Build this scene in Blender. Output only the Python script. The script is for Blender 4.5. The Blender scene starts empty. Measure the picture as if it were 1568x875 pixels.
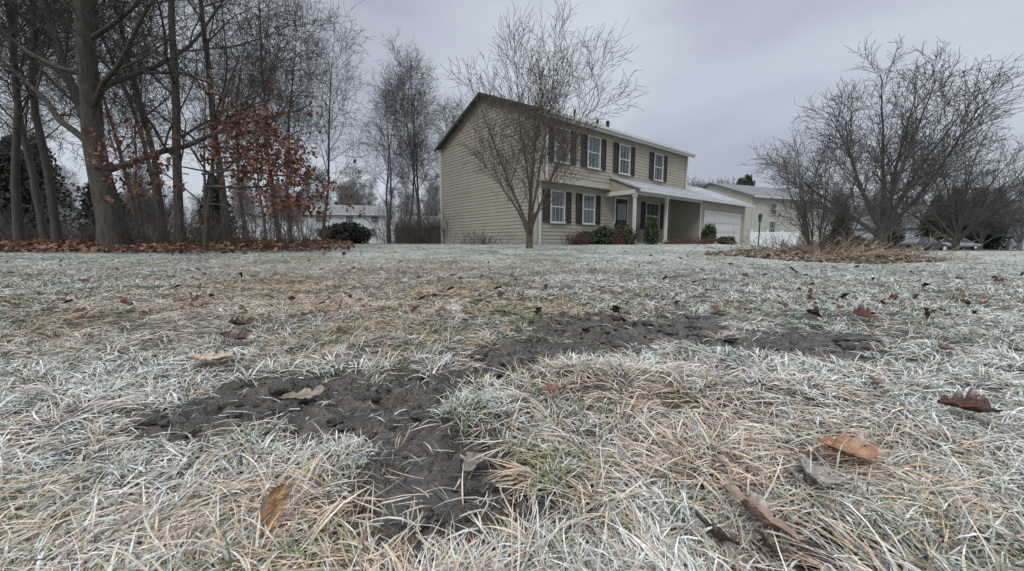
import bpy, math, random
import numpy as np
from mathutils import Vector, Matrix, Euler
R = math.radians
sc = bpy.context.scene
rs = np.random.RandomState(7)
random.seed(11)

# ------------------------------------------------------------------ helpers
def sstep(a, b, x):
    t = np.clip((x-a)/(b-a), 0, 1)
    return t*t*(3-2*t)

def vnoise(x, y, seed=0):
    xi = np.floor(x).astype(np.int64); yi = np.floor(y).astype(np.int64)
    fx = x-xi; fy = y-yi
    fx = fx*fx*(3-2*fx); fy = fy*fy*(3-2*fy)
    def h(a, b):
        k = (a*374761393 + b*668265263 + seed*1442695041) & 0xffffffff
        k = ((k ^ (k >> 13))*1274126177) & 0xffffffff
        k = ((k ^ (k >> 15))*2246822519) & 0xffffffff
        return ((k ^ (k >> 16)) & 0xffffffff)/4294967296.0
    a = h(xi, yi); b = h(xi+1, yi); c = h(xi, yi+1); d = h(xi+1, yi+1)
    return (a*(1-fx)+b*fx)*(1-fy)+(c*(1-fx)+d*fx)*fy

def fbm(x, y, seed=0, o=4):
    s = 0; a = .5; t = 0
    for i in range(o):
        s = s+a*vnoise(x*2**i+i*17.3, y*2**i-i*9.1, seed+i); t += a; a *= .5
    return s/t

def link(o, parent=None):
    sc.collection.objects.link(o)
    if parent is not None: o.parent = parent
    return o

def empty(name, loc=(0, 0, 0), rz=0):
    e = bpy.data.objects.new(name, None)
    e.location = loc; e.rotation_euler = (0, 0, rz); e.empty_display_size = .3
    return link(e)

def np_mesh(name, V, F, mats, cols=None, midx=None, smooth=False, attrs=None):
    me = bpy.data.meshes.new(name)
    V = np.asarray(V, dtype=np.float32); F = np.asarray(F, dtype=np.int32)
    m, k = F.shape
    me.vertices.add(len(V)); me.vertices.foreach_set('co', V.ravel())
    me.loops.add(m*k); me.loops.foreach_set('vertex_index', F.ravel())
    me.polygons.add(m)
    me.polygons.foreach_set('loop_start', np.arange(0, m*k, k, dtype=np.int32))
    try: me.polygons.foreach_set('loop_total', np.full(m, k, dtype=np.int32))
    except Exception: pass
    me.update(calc_edges=True)
    me.polygons.foreach_set('use_smooth', np.full(m, smooth, dtype=bool))
    if cols is not None:
        a = me.attributes.new('col', 'FLOAT_COLOR', 'POINT')
        c = np.ones((len(V), 4), dtype=np.float32); c[:, :3] = cols
        a.data.foreach_set('color', c.ravel())
    if attrs:
        for kx, vv in attrs.items():
            a = me.attributes.new(kx, 'FLOAT', 'POINT')
            a.data.foreach_set('value', np.asarray(vv, dtype=np.float32))
    for mt in (mats if isinstance(mats, (list, tuple)) else [mats]): me.materials.append(mt)
    return me

class MB:
    def __init__(s): s.v = []; s.f = []; s.m = []
    def face(s, pts, mat=0):
        b = len(s.v); s.v += [tuple(p) for p in pts]; s.f.append(tuple(range(b, b+len(pts)))); s.m.append(mat)
    def box(s, x0, x1, y0, y1, z0, z1, mat=0):
        b = len(s.v)
        s.v += [(x0,y0,z0),(x1,y0,z0),(x1,y1,z0),(x0,y1,z0),(x0,y0,z1),(x1,y0,z1),(x1,y1,z1),(x0,y1,z1)]
        for q in ((0,3,2,1),(4,5,6,7),(0,1,5,4),(1,2,6,5),(2,3,7,6),(3,0,4,7)):
            s.f.append(tuple(b+i for i in q)); s.m.append(mat)
    def prism(s, poly, axis, a0, a1, mat=0):
        b = len(s.v); n = len(poly)
        for a in (a0, a1):
            for p in poly:
                s.v.append((a, p[0], p[1]) if axis == 'x' else (p[0], a, p[1]))
        s.f.append(tuple(b+i for i in range(n))); s.m.append(mat)
        s.f.append(tuple(b+n+i for i in reversed(range(n)))); s.m.append(mat)
        for i in range(n):
            j = (i+1) % n
            s.f.append((b+i, b+n+i, b+n+j, b+j)); s.m.append(mat)
    def cyl(s, p0, p1, r0, r1, n=10, mat=0):
        p0 = Vector(p0); p1 = Vector(p1); d = (p1-p0).normalized()
        u = d.orthogonal().normalized(); w = d.cross(u); b = len(s.v)
        for p, r in ((p0, r0), (p1, r1)):
            for i in range(n):
                a = 2*math.pi*i/n; s.v.append(tuple(p+u*math.cos(a)*r+w*math.sin(a)*r))
        for i in range(n):
            j = (i+1) % n; s.f.append((b+i, b+j, b+n+j, b+n+i)); s.m.append(mat)
        s.f.append(tuple(b+i for i in reversed(range(n)))); s.m.append(mat)
        s.f.append(tuple(b+n+i for i in range(n))); s.m.append(mat)
    def siding(s, o, u, nrm, lo, hi, z0, z1, pitch=.15, lap=.02, mat=0):
        o = Vector(o); u = Vector(u); nrm = Vector(nrm); z = z0
        while z < z1-1e-4:
            zt = min(z+pitch, z1)
            a0, b0, a1, b1 = lo(z), hi(z), lo(zt), hi(zt)
            if b0-a0 < .02: break
            P = lambda a, zz, out: o+u*a+nrm*out+Vector((0, 0, zz))
            s.face([P(a0,z,lap), P(b0,z,lap), P(max(b1,a1),zt,0), P(a1,zt,0)], mat)
            s.face([P(a0,z,0), P(b0,z,0), P(b0,z,lap), P(a0,z,lap)], mat)
            z = zt
    def make(s, name, parent, mats, bevel=0):
        me = bpy.data.meshes.new(name); me.from_pydata(s.v, [], s.f)
        for m in mats: me.materials.append(m)
        me.polygons.foreach_set('material_index', s.m); me.update()
        o = bpy.data.objects.new(name, me); link(o, parent)
        if bevel:
            md = o.modifiers.new('bevel', 'BEVEL'); md.width = bevel; md.segments = 2; md.limit_method = 'ANGLE'
        return o

# ------------------------------------------------------------------ materials
def mat(name, col, rough=.8, var=.25, scale=8, bump=.0, bscale=None, attr=None, col2=None, spec=.3, metallic=0, stretch=None):
    m = bpy.data.materials.new(name); m.use_nodes = True
    nt = m.node_tree; N = nt.nodes; L = nt.links; b = N['Principled BSDF']
    b.inputs['Roughness'].default_value = rough
    b.inputs['Specular IOR Level'].default_value = spec
    b.inputs['Metallic'].default_value = metallic
    tc = N.new('ShaderNodeTexCoord'); mp = N.new('ShaderNodeMapping')
    L.new(tc.outputs['Object'], mp.inputs['Vector'])
    if stretch: mp.inputs['Scale'].default_value = stretch
    no = N.new('ShaderNodeTexNoise'); no.inputs['Scale'].default_value = scale; no.inputs['Detail'].default_value = 5
    no.inputs['Roughness'].default_value = .65
    L.new(mp.outputs[0], no.inputs['Vector'])
    mx = N.new('ShaderNodeMix'); mx.data_type = 'RGBA'
    mr = N.new('ShaderNodeMapRange'); mr.inputs['From Min'].default_value = .3; mr.inputs['From Max'].default_value = .7
    L.new(no.outputs['Fac'], mr.inputs['Value']); L.new(mr.outputs[0], mx.inputs['Factor'])
    c = Vector(col)
    if attr:
        at = N.new('ShaderNodeAttribute'); at.attribute_name = attr
        for sl, f in (('A', 1-var), ('B', 1+var)):
            vm = N.new('ShaderNodeVectorMath'); vm.operation = 'SCALE'; vm.inputs['Scale'].default_value = f
            L.new(at.outputs['Color'], vm.inputs[0]); L.new(vm.outputs[0], mx.inputs[sl])
    else:
        mx.inputs['A'].default_value = (*(c*(1-var)), 1)
        mx.inputs['B'].default_value = (*(Vector(col2) if col2 else c*(1+var)), 1)
    L.new(mx.outputs['Result'], b.inputs['Base Color'])
    if bump:
        n2 = N.new('ShaderNodeTexNoise'); n2.inputs['Scale'].default_value = bscale or scale*4; n2.inputs['Detail'].default_value = 5
        L.new(mp.outputs[0], n2.inputs['Vector'])
        bp = N.new('ShaderNodeBump'); bp.inputs['Strength'].default_value = bump; bp.inputs['Distance'].default_value = .02
        L.new(n2.outputs['Fac'], bp.inputs['Height']); L.new(bp.outputs[0], b.inputs['Normal'])
    return m

M_siding = mat('siding_tan', (.345,.312,.248), .6, .08, 1.5)
M_trim = mat('trim_white', (.55,.55,.53), .5, .06, 5)
M_trimtan = mat('trim_tan', (.42,.385,.315), .5, .06, 5)
M_shut = mat('shutter_dark', (.035,.03,.03), .6, .15, 5)
M_glass = mat('window_glass', (.05,.06,.07), .06, .4, 1.2, spec=.7)
M_curt = mat('curtain', (.22,.22,.21), .8, .1, 9)
M_door = mat('door_dark', (.03,.028,.03), .4, .1, 5)
M_conc = mat('concrete', (.33,.32,.30), .9, .15, 6, .2)
M_black = mat('black_metal', (.02,.02,.02), .5, .1, 5)
M_red = mat('chair_red', (.20,.045,.03), .6, .2, 5)
M_yel = mat('siding_pale_yellow', (.44,.43,.365), .6, .06, 1.5)
M_wht = mat('siding_white', (.50,.52,.54), .6, .06, 1.5)
M_vinyl = mat('vinyl_white', (.74,.76,.78), .4, .04, 3)
M_fencew = mat('fence_wood', (.10,.07,.055), .9, .3, 3, .2)
M_twigred = mat('twig_red', (.12,.06,.045), .9)
def shingle(name, c1, c2):
    m = mat(name, c1, .9, .2, 3, col2=c2)
    nt = m.node_tree; N = nt.nodes; L = nt.links; b = N['Principled BSDF']
    br = N.new('ShaderNodeTexBrick'); tc = N.new('ShaderNodeTexCoord')
    br.inputs['Scale'].default_value = 1; br.inputs['Brick Width'].default_value = .3; br.inputs['Row Height'].default_value = .14
    br.inputs['Mortar Size'].default_value = .008
    br.inputs['Color1'].default_value = (*c1, 1); br.inputs['Color2'].default_value = (*c2, 1)
    br.inputs['Mortar'].default_value = (*(Vector(c1)*.55), 1)
    L.new(tc.outputs['Object'], br.inputs['Vector'])
    no = N.new('ShaderNodeTexNoise'); no.inputs['Scale'].default_value = 1.2; no.inputs['Detail'].default_value = 6
    L.new(tc.outputs['Object'], no.inputs['Vector'])
    mx = N.new('ShaderNodeMix'); mx.data_type = 'RGBA'; mx.blend_type = 'MULTIPLY'; mx.inputs['Factor'].default_value = .5
    L.new(br.outputs['Color'], mx.inputs['A']); L.new(no.outputs['Fac'], mx.inputs['B'])
    L.new(mx.outputs['Result'], b.inputs['Base Color'])
    return m
M_roof = shingle('roof_shingle', (.12,.11,.105), (.17,.16,.15))
M_roofF = shingle('roof_shingle_frosted', (.36,.38,.40), (.47,.49,.51))
M_roofG = shingle('roof_shingle_grey', (.20,.205,.21), (.28,.285,.29))
M_bark = mat('bark_grey', (.080,.069,.058), .95, .5, 5, 1.0, 22, stretch=(3,3,.6))
M_barkF = mat('bark_mid', (.082,.073,.066), .95, .3, 5, stretch=(3,3,.6))
M_barkHaze = mat('bark_distant_haze', (.17,.16,.158), .95, .25, 2)  # far bark made paler, distance haze is put into its colour
M_barkB = mat('bark_brown', (.105,.083,.066), .95, .3, 6, .4, 30)
M_stem = mat('dead_stem', (.34,.26,.185), .9)
M_leafcol = mat('leaf_brown', (.2,.1,.05), .8, .3, 14, attr='col', spec=.2)
M_bigleaf = mat('leaf_large', (.2,.1,.05), .65, .35, 60, .5, 160, attr='col', spec=.4)
M_green = mat('evergreen', (.03,.045,.02), .7, .3, 9, attr='col')
M_grass = mat('grass_blades', (.3,.3,.2), .7, .36, 380, attr='col', spec=.3)
M_grassfar = mat('grass_blades_far', (.3,.3,.2), .85, .15, 40, attr='col', spec=.15)
M_frost = mat('frost_crystals', (.86,.88,.89), .5, .05, 40, spec=.5)
M_clod = mat('mud_clod', (.066,.054,.043), .30, .55, 60, .9, 150, spec=.7)
M_asph = mat('asphalt', (.07,.07,.072), .9, .15, 3, .2)
M_ground = mat('lawn_ground', (.1,.1,.1), .95, .45, 45, .8, 110, attr='col', spec=.6)
nt = M_ground.node_tree; b = nt.nodes['Principled BSDF']
def attrn(nm):
    at = nt.nodes.new('ShaderNodeAttribute'); at.attribute_name = nm; return at
tcg = nt.nodes.new('ShaderNodeTexCoord'); ng = nt.nodes.new('ShaderNodeTexNoise'); ng.inputs['Scale'].default_value = 14; ng.inputs['Detail'].default_value = 4
nt.links.new(tcg.outputs['Object'], ng.inputs['Vector'])
wr = nt.nodes.new('ShaderNodeMapRange'); wr.inputs['From Min'].default_value=.38; wr.inputs['From Max'].default_value=.62; wr.inputs['To Min'].default_value=.16; wr.inputs['To Max'].default_value=.55
nt.links.new(ng.outputs['Fac'], wr.inputs['Value'])
m1 = nt.nodes.new('ShaderNodeMix'); m1.data_type='FLOAT'; m1.inputs[2].default_value = .95
nt.links.new(attrn('mud').outputs['Fac'], m1.inputs[0]); nt.links.new(wr.outputs[0], m1.inputs[3])
m2 = nt.nodes.new('ShaderNodeMix'); m2.data_type='FLOAT'; m2.inputs[3].default_value = .06
wet_at = attrn('wet')
nt.links.new(wet_at.outputs['Fac'], m2.inputs[0]); nt.links.new(m1.outputs[0], m2.inputs[2]); nt.links.new(m2.outputs[0], b.inputs['Roughness'])
bmp = [n for n in nt.nodes if n.type == 'BUMP'][0]
ms = nt.nodes.new('ShaderNodeMapRange'); ms.inputs['To Min'].default_value=.9; ms.inputs['To Max'].default_value=.04
nt.links.new(wet_at.outputs['Fac'], ms.inputs['Value']); nt.links.new(ms.outputs[0], bmp.inputs['Strength'])

# ------------------------------------------------------------------ terrain
MUD = [(-.50,.98,.38,.19,8), (-.27,.85,.22,.14,-30), (-.09,.67,.16,.19,0), (-.12,.545,.13,.09,0), (.55,1.78,.62,.38,8),
       (.12,1.44,.32,.14,0), (1.0,1.50,.34,.17,-10), (-.05,1.17,.18,.09,20), (-.72,.84,.15,.08,0), (.40,.47,.08,.05,20), (-.02,1.29,.14,.10,60), (1.35,1.62,.2,.10,0)]
MOUND = [(.22,1.03,.20,.16,.058), (.60,1.02,.28,.15,.042), (-.09,.865,.085,.06,.034), (-.9,1.3,.4,.25,.015),(.35,.78,.35,.14,.015),(1.3,1.5,.5,.3,.01)]
def gz(x, y):
    k = x/np.maximum(y, .5)
    s = sstep(.5, .85, k)
    z = .29*sstep(2.0, 15, y)*(1-.8*s)
    z = z-.72*s*sstep(11, 45, y)
    return z
def mudm(x, y):
    best = np.full(np.shape(x), -9.)
    for cx, cy, rx, ry, rt in MUD:
        c, s = math.cos(R(rt)), math.sin(R(rt))
        dx = (x-cx)*c+(y-cy)*s; dy = -(x-cx)*s+(y-cy)*c
        best = np.maximum(best, 1-np.sqrt((dx/rx)**2+(dy/ry)**2))
    n = fbm(x*9, y*9, 5, 5)-.5
    tuft = np.exp(-(((x+.09)/.085)**2+((y-.865)/.06)**2)**2)
    tuft = tuft+.8*np.exp(-(((x-.24)/.24)**2+((y-1.03)/.19)**2)**2)
    return sstep(-.02, .20, best+n*1.5-1.5*tuft)*(best > -1.2)
def mudh(x, y):
    m = mudm(x, y)
    rg = 1-2*np.abs(fbm(x*10, y*10, 8, 5)-.5)
    d = -.038+.044*rg**3+.062*(fbm(x*22, y*22, 9, 4)-.5)
    lvl = -.024
    return m, m*np.maximum(d, lvl), m*sstep(.001, -.004, d-lvl)
def hgt(x, y, full=False):
    z = gz(x, y)
    near = 1-sstep(4, 9, np.abs(y)+np.abs(x)*.5)
    m, dz, wet = mudh(x, y)
    for cx, cy, rx, ry, h in MOUND:
        z = z+h*np.exp(-(((x-cx)/rx)**2+((y-cy)/ry)**2)*1.2)
    z = z+near*.045*(fbm(x*4.5, y*4.5, 2, 4)-.5)*(1-.7*m)
    z = z+.06*(fbm(x*.6, y*.6, 12, 3)-.5)*sstep(1.5, 4, y)*(1-sstep(12, 20, y))
    z = z+dz
    return (z, m, wet) if full else z
def tanw(x, y):
    t = 1.3*np.exp(-(((x+1.4)/1.7)**2+((y-2.9)/1.4)**2))
    t = np.maximum(t, 1.2*np.exp(-(((x-.36)/.46)**2+((y-1.0)/.24)**2)))
    t = np.maximum(t, 1.0*np.exp(-(((x-.42)/.36)**2+((y-.70)/.20)**2)))
    t = np.maximum(t, .72*np.exp(-(((x+.35)/.5)**2+((y-.53)/.12)**2)))
    t = np.maximum(t, .65*np.exp(-(((x+1.9)/.7)**2+((y-1.5)/.5)**2)))
    t = np.maximum(t, .55*np.exp(-(((x-.75)/.4)**2+((y-1.9)/.4)**2)))
    t = np.maximum(t, .6*np.exp(-(((x+2.5)/4)**2+((y-5.5)/2)**2)))
    t = t+1.05*(fbm(x*2.4, y*2.4, 31, 4)-.5)*(1-.5*sstep(3, 8, y))
    return np.clip(t+.08, .04, 1)
def frostw(x, y):
    f = .54+1.5*(fbm(x*1.7, y*1.7, 41, 4)-.5)+1.0*(fbm(x*9, y*9, 44, 2)-.5)
    f = f+.24*sstep(-.2, .8, x/np.maximum(y, .3))+.06*sstep(2,4,y)+.08*(1-sstep(.8,1.6,y))
    f = f-.3*np.exp(-(((x+1.4)/1.7)**2+((y-2.9)/1.4)**2))
    return np.clip(f, .03, 1)

def lawncol(x, y):
    t = tanw(x, y)[:, None]; f = frostw(x, y)[:, None]
    tan = np.array([.37,.275,.18]); grn = np.array([.13,.145,.085]); fr = np.array([.46,.48,.465])
    c = grn*(1-t)+tan*t
    f = f*(.72-.35*t)
    return c*(1-f)+fr*f

def graded(c, a, lo, hi, n):
    u0 = math.asinh((lo-c)/a); u1 = math.asinh((hi-c)/a)
    return c+a*np.sinh(np.linspace(u0, u1, n))
gx = graded(.1, .42, -500, 500, 1150); gy = graded(.9, .38, -60, 700, 1020)
X, Y = np.meshgrid(gx, gy); x = X.ravel(); y = Y.ravel()
z, mu, wet = hgt(x, y, True)
lc = lawncol(x, y)
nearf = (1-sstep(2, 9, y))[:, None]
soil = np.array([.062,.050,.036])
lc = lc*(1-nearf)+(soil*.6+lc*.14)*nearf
mudc = np.array([.082,.067,.054])*(0.35+1.3*fbm(x*24, y*24, 77, 4))[:, None]*(1-.45*wet[:, None])
gc = lc*(1-mu[:, None])+mudc*mu[:, None]
wd = sstep(-.36, -.62, x/np.maximum(y, .5))*sstep(8.3, 9.8, y+.8*(fbm(x*.8, y*.8, 3, 3)-.5))
wd = np.maximum(wd, sstep(40, 60, np.hypot(x, y))*.6*sstep(.6, -.2, x/np.maximum(y,.5)))
gc = gc*(1-wd[:, None])+np.array([.13,.085,.06])*(.6+.8*fbm(x*3, y*3, 66, 4))[:, None]*wd[:, None]
nx, ny = len(gx), len(gy)
idx = np.arange(nx*ny).reshape(ny, nx)
F = np.stack([idx[:-1,:-1].ravel(), idx[:-1,1:].ravel(), idx[1:,1:].ravel(), idx[1:,:-1].ravel()], 1)
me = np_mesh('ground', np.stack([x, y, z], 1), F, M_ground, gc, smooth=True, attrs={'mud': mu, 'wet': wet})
link(bpy.data.objects.new('ground', me))

# ------------------------------------------------------------------ grass
CR = []
def make_blades(name, px, py, L, w, e0, e1, az, col, frost, segs, material, lift=0., jit=.42, tip=.35, crystals=0):
    n = len(px)
    fr = np.array([.80,.82,.815])
    P = np.zeros((n, segs+1, 3)); P[:,0,0] = px; P[:,0,1] = py
    base = hgt(px, py)
    P[:,0,2] = base+lift
    curl = rs.normal(0, .5, n)
    for j in range(segs):
        t = (j+.5)/segs
        e = e0+(e1-e0)*t+rs.normal(0, .07, n); a = az+curl*t
        st = L/segs
        P[:,j+1,0] = P[:,j,0]+np.cos(e)*np.cos(a)*st
        P[:,j+1,1] = P[:,j,1]+np.cos(e)*np.sin(a)*st
        P[:,j+1,2] = P[:,j,2]+np.sin(e)*st
    P[:,:,2] = np.maximum(P[:,:,2], (base+.002)[:,None]+rs.uniform(0, .006, (n, 1)))
    roll = rs.uniform(-.9, .9, n)
    side = np.stack([-np.sin(az)*np.cos(roll), np.cos(az)*np.cos(roll), np.sin(roll)], 1)
    V = np.zeros((n, segs+1, 2, 3)); C = np.zeros((n, segs+1, 2, 3))
    for j in range(segs+1):
        t = j/segs
        ww = w*(1-t**2.2*.92)*(.75+.25*min(1, t*4))
        for k, sg in ((0, -1), (1, 1)):
            wj = ww*(1+rs.uniform(-jit, jit, n)*(.3+1.2*frost))
            V[:,j,k] = P[:,j]+side*(wj*.5*sg)[:,None]
            f = np.clip(frost*(.6+tip*t)+rs.normal(0, .22, n)*(frost > .1), 0, 1)[:,None]
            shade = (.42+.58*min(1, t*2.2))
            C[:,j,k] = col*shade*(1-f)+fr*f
            if crystals and j > 1:
                pick = rs.uniform(0, 1, n) < crystals*np.clip(frost*1.4-.15, 0, 1)
                CR.append(V[pick, j, k])
    b = (np.arange(n)[:,None]*(segs+1)*2+np.arange(segs)[None,:]*2).ravel()
    F = np.stack([b, b+1, b+3, b+2], 1)
    return np_mesh(name, V.reshape(-1,3), F, material, C.reshape(-1,3))

def sample(n, y0, y1, m=.6):
    yy = y0*(y1/y0)**rs.uniform(0, 1, n)
    xx = rs.uniform(-1, 1, n)*(1.42*yy+m*.5)
    return xx, yy

grass_root = empty('frosted_grass')
def colors(kind, n, t, f):
    hue = rs.uniform(0, 1, n)[:,None]
    if kind == 'straw':
        br = rs.uniform(.45, 1.3, n)[:,None]
        col = (np.array([.60,.46,.315])*(1-hue)+np.array([.41,.285,.185])*hue)*br
        fr = np.clip(f*rs.uniform(.0, 1, n)**1.2*(1.15-.5*t), 0, 1)
    else:
        br = rs.uniform(.5, 1.4, n)[:,None]
        col = (np.array([.085,.125,.045])*(1-hue)+np.array([.25,.23,.125])*hue)*br
        fr = np.clip(f*rs.uniform(.25, 1.2, n), 0, .95)
    return col, fr
def tufts(name, nt_, per, y0, y1, segs, kind, wmul=1, lmul=1, material=None, rad=.018, crystals=0):
    cx, cy = sample(nt_, y0, y1)
    t = tanw(cx, cy); m = mudm(cx, cy); r_ = rs.uniform(0, 1, nt_)
    k = rs.uniform(0,1,nt_) > m*.97
    if kind == 'green': k &= r_ < (1.08-.85*t)*sstep(.34, .56, fbm(cx*7, cy*7, 90, 3)+.10)
    else: k &= r_ < (.20+.9*t)*sstep(.28, .5, fbm(cx*8, cy*8, 95, 3)+.10)
    cx, cy = cx[k], cy[k]; nT = len(cx)
    size = rs.uniform(.6, 1.3, nT); fT = rs.normal(0, .2, nT); sA = fbm(cx*3, cy*3, 55, 2)*12
    tall = rs.uniform(0,1,nT)
    ii = np.repeat(np.arange(nT), per); n = len(ii)
    a = rs.uniform(0, 6.28, n); rr_ = np.sqrt(rs.uniform(0, 1, n))*rad*size[ii]*(1+.25*np.maximum(0, cy[ii]-2))
    xx = cx[ii]+np.cos(a)*rr_; yy = cy[ii]+np.sin(a)*rr_
    t = tanw(xx, yy); f = np.clip(frostw(xx, yy)+fT[ii], 0, 1)
    if kind == 'green':
        L = rs.uniform(.028, .068, n)*lmul*size[ii]; w = rs.uniform(.0020, .0044, n)*wmul
        e0 = R(1)*rs.uniform(25, 85, n); e1 = R(1)*rs.uniform(-60, 30, n)
        az = a+rs.normal(0, .6, n); lift = rs.uniform(0, .008, n)
    else:
        L = rs.uniform(.05, .115, n)*lmul*size[ii]; w = rs.uniform(.0015, .0034, n)*wmul
        flat = tall[ii] < .78
        e0 = R(1)*np.where(flat, rs.uniform(2, 32, n), rs.uniform(22, 62, n)); e1 = R(1)*rs.uniform(-35, 10, n)
        az = np.where(flat, sA[ii]+rs.normal(0, .5, n), a); lift = rs.uniform(0, .016, n)*(1-sstep(4,10,yy))
    col, fr = colors(kind, n, t, f)
    # keep blades that would overhang the bare mud shorter
    L = L*(1-.35*sstep(.0,.5,mudm(xx, yy+.05)))
    kk = rs.uniform(0,1,n) > mudm(xx,yy)*.8
    xx,yy,L,w,e0,e1,az,col,fr,lift = [v[kk] for v in (xx,yy,L,w,e0,e1,az,col,fr,lift)]
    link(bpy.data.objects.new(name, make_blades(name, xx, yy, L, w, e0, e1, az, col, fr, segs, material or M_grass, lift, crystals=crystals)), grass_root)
def loose(name, n, y0, y1, segs, kind, wmul=1, lmul=1, material=None, mudk=.9, crystals=0):
    xx, yy = sample(n, y0, y1)
    t = tanw(xx, yy); f = frostw(xx, yy); m = mudm(xx, yy)
    keep = rs.uniform(0, 1, n) > m*mudk
    keep &= rs.uniform(0, 1, n) < ((.24+.85*t) if kind == 'straw' else (1.05-.85*t))
    xx, yy, t, f = xx[keep], yy[keep], t[keep], f[keep]; n = len(xx)
    L = rs.uniform(.035, .105, n)*lmul; w = rs.uniform(.0013, .0029, n)*wmul
    e0 = R(1)*rs.uniform(0, 36, n); e1 = R(1)*rs.uniform(-30, 12, n)
    az = fbm(xx*3, yy*3, 55, 2)*12+rs.normal(0, 1.3, n)
    col, fr = colors(kind, n, t, f)
    lift = rs.uniform(0, .012, n)*(1-sstep(4,10,yy))
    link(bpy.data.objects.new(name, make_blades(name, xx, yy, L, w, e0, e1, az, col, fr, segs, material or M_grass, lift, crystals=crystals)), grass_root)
loose('straw_loose_near', 40000, .28, 2.4, 4, 'straw', 1.1, 1, mudk=.89, crystals=.05)
loose('green_loose_near', 22000, .28, 2.4, 3, 'green', 1.2, .6)
tufts('straw_tufts_near', 3400, 15, .28, 2.4, 5, 'straw', 1.1, 1, crystals=.05)
tufts('green_tufts_front', 3600, 14, .28, .95, 8, 'green', 1.0, .95, crystals=.10)
tufts('green_tufts_near', 3300, 13, .95, 2.4, 5, 'green', 1.15, 1)
loose('straw_loose_mid', 42000, 2.2, 6.5, 3, 'straw', 1.9, 1)
tufts('straw_tufts_mid', 2600, 12, 2.2, 6.5, 3, 'straw', 1.8, 1, rad=.03)
tufts('green_tufts_mid', 6500, 11, 2.2, 6.5, 3, 'green', 1.9, 1, rad=.03)
loose('straw_far', 36000, 6, 30, 2, 'straw', 4.5, .8, M_grassfar)
loose('green_far', 50000, 6, 30, 2, 'green', 4.5, .8, M_grassfar)
# frost crystals grown on the blades
Pc = np.concatenate(CR); Pc = Pc[Pc[:,1] < 1.3]; n = min(len(Pc), 45000); Pc = Pc[rs.permutation(len(Pc))[:n]]
TV = np.array([(0,0,1),(.94,0,-.33),(-.47,.82,-.33),(-.47,-.82,-.33)]); TF = np.array([(0,1,2),(0,2,3),(0,3,1),(1,3,2)])
V = (TV[None]+rs.normal(0,.45,(n,4,3)))*rs.uniform(.0005,.0013,(n,1,1))+Pc[:,None,:]
F = (np.arange(n)[:,None,None]*4+TF[None]).reshape(-1,3)
link(bpy.data.objects.new('frost_crystals', np_mesh('frost_crystals', V.reshape(-1,3), F, M_frost)), grass_root)

# mud clods
def icos():
    import bmesh
    bm = bmesh.new(); bmesh.ops.create_icosphere(bm, subdivisions=2, radius=1)
    V = np.array([v.co[:] for v in bm.verts]); F = np.array([[v.index for v in f.verts] for f in bm.faces]); bm.free()
    return V, F
IV, IF = icos()
xx = rs.uniform(-1.1, 1.5, 18000); yy = rs.uniform(.42, 2.2, 18000)
mm, dz_, wt_ = mudh(xx, yy); k = (mm > .25) & (rs.uniform(0, 1, 18000) < .28*(1-.8*wt_))
xx, yy = xx[k], yy[k]
sz = .0028+.026*rs.uniform(0, 1, len(xx))**4.5
zc = hgt(xx, yy)
Vs = []; Fs = []; b0 = 0
for i in range(len(xx)):
    s = sz[i]; d = IV*(1+rs.normal(0, .20, (len(IV), 1)))
    d = d*np.array([rs.uniform(.7,1.6), rs.uniform(.7,1.4), rs.uniform(.4,.8)])*s
    a = rs.uniform(0, 6.28); c, sn = math.cos(a), math.sin(a)
    Vs.append(d@np.array([[c,sn,0],[-sn,c,0],[0,0,1]])+np.array([xx[i],yy[i],zc[i]])); Fs.append(IF+b0); b0 += len(IV)
link(bpy.data.objects.new('mud_clods', np_mesh('mud_clods', np.concatenate(Vs), np.concatenate(Fs), M_clod, smooth=True)))

# ------------------------------------------------------------------ leaves
def oak_leaf(length, width, curl, bend, lobes=4, rows=34, cols=7, ph=0):
    V = []; F = []
    for i in range(rows+1):
        t = i/rows
        env = (math.sin(math.pi*t)**.6)*(.60+.65*t)
        w = width*env*(.78+.27*math.cos(2*math.pi*lobes*t+2.6)+.05*math.sin(37*t+ph))
        if t < .10: w = width*.05
        w = max(w, .010*length)
        for j in range(cols):
            a = (j/(cols-1)-.5)*2
            sw = .03*length*abs(a)*math.cos(2*math.pi*lobes*t+1.2)
            V.append((t*length-length*.5+abs(a)*w*.35+sw, a*w*(1+.12*math.sin(11*t+ph)*a), curl*abs(a)**1.6*w+bend*length*((t-.5)**2)*2+.03*length*math.sin(t*9+a*3+ph)))
    for i in range(rows):
        for j in range(cols-1):
            b = i*cols+j; F.append((b, b+1, b+cols+1, b+cols))
    return np.array(V), np.array(F)
def rotm(rx, ry, rz): return np.array(Euler((rx, ry, rz)).to_matrix())
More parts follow.
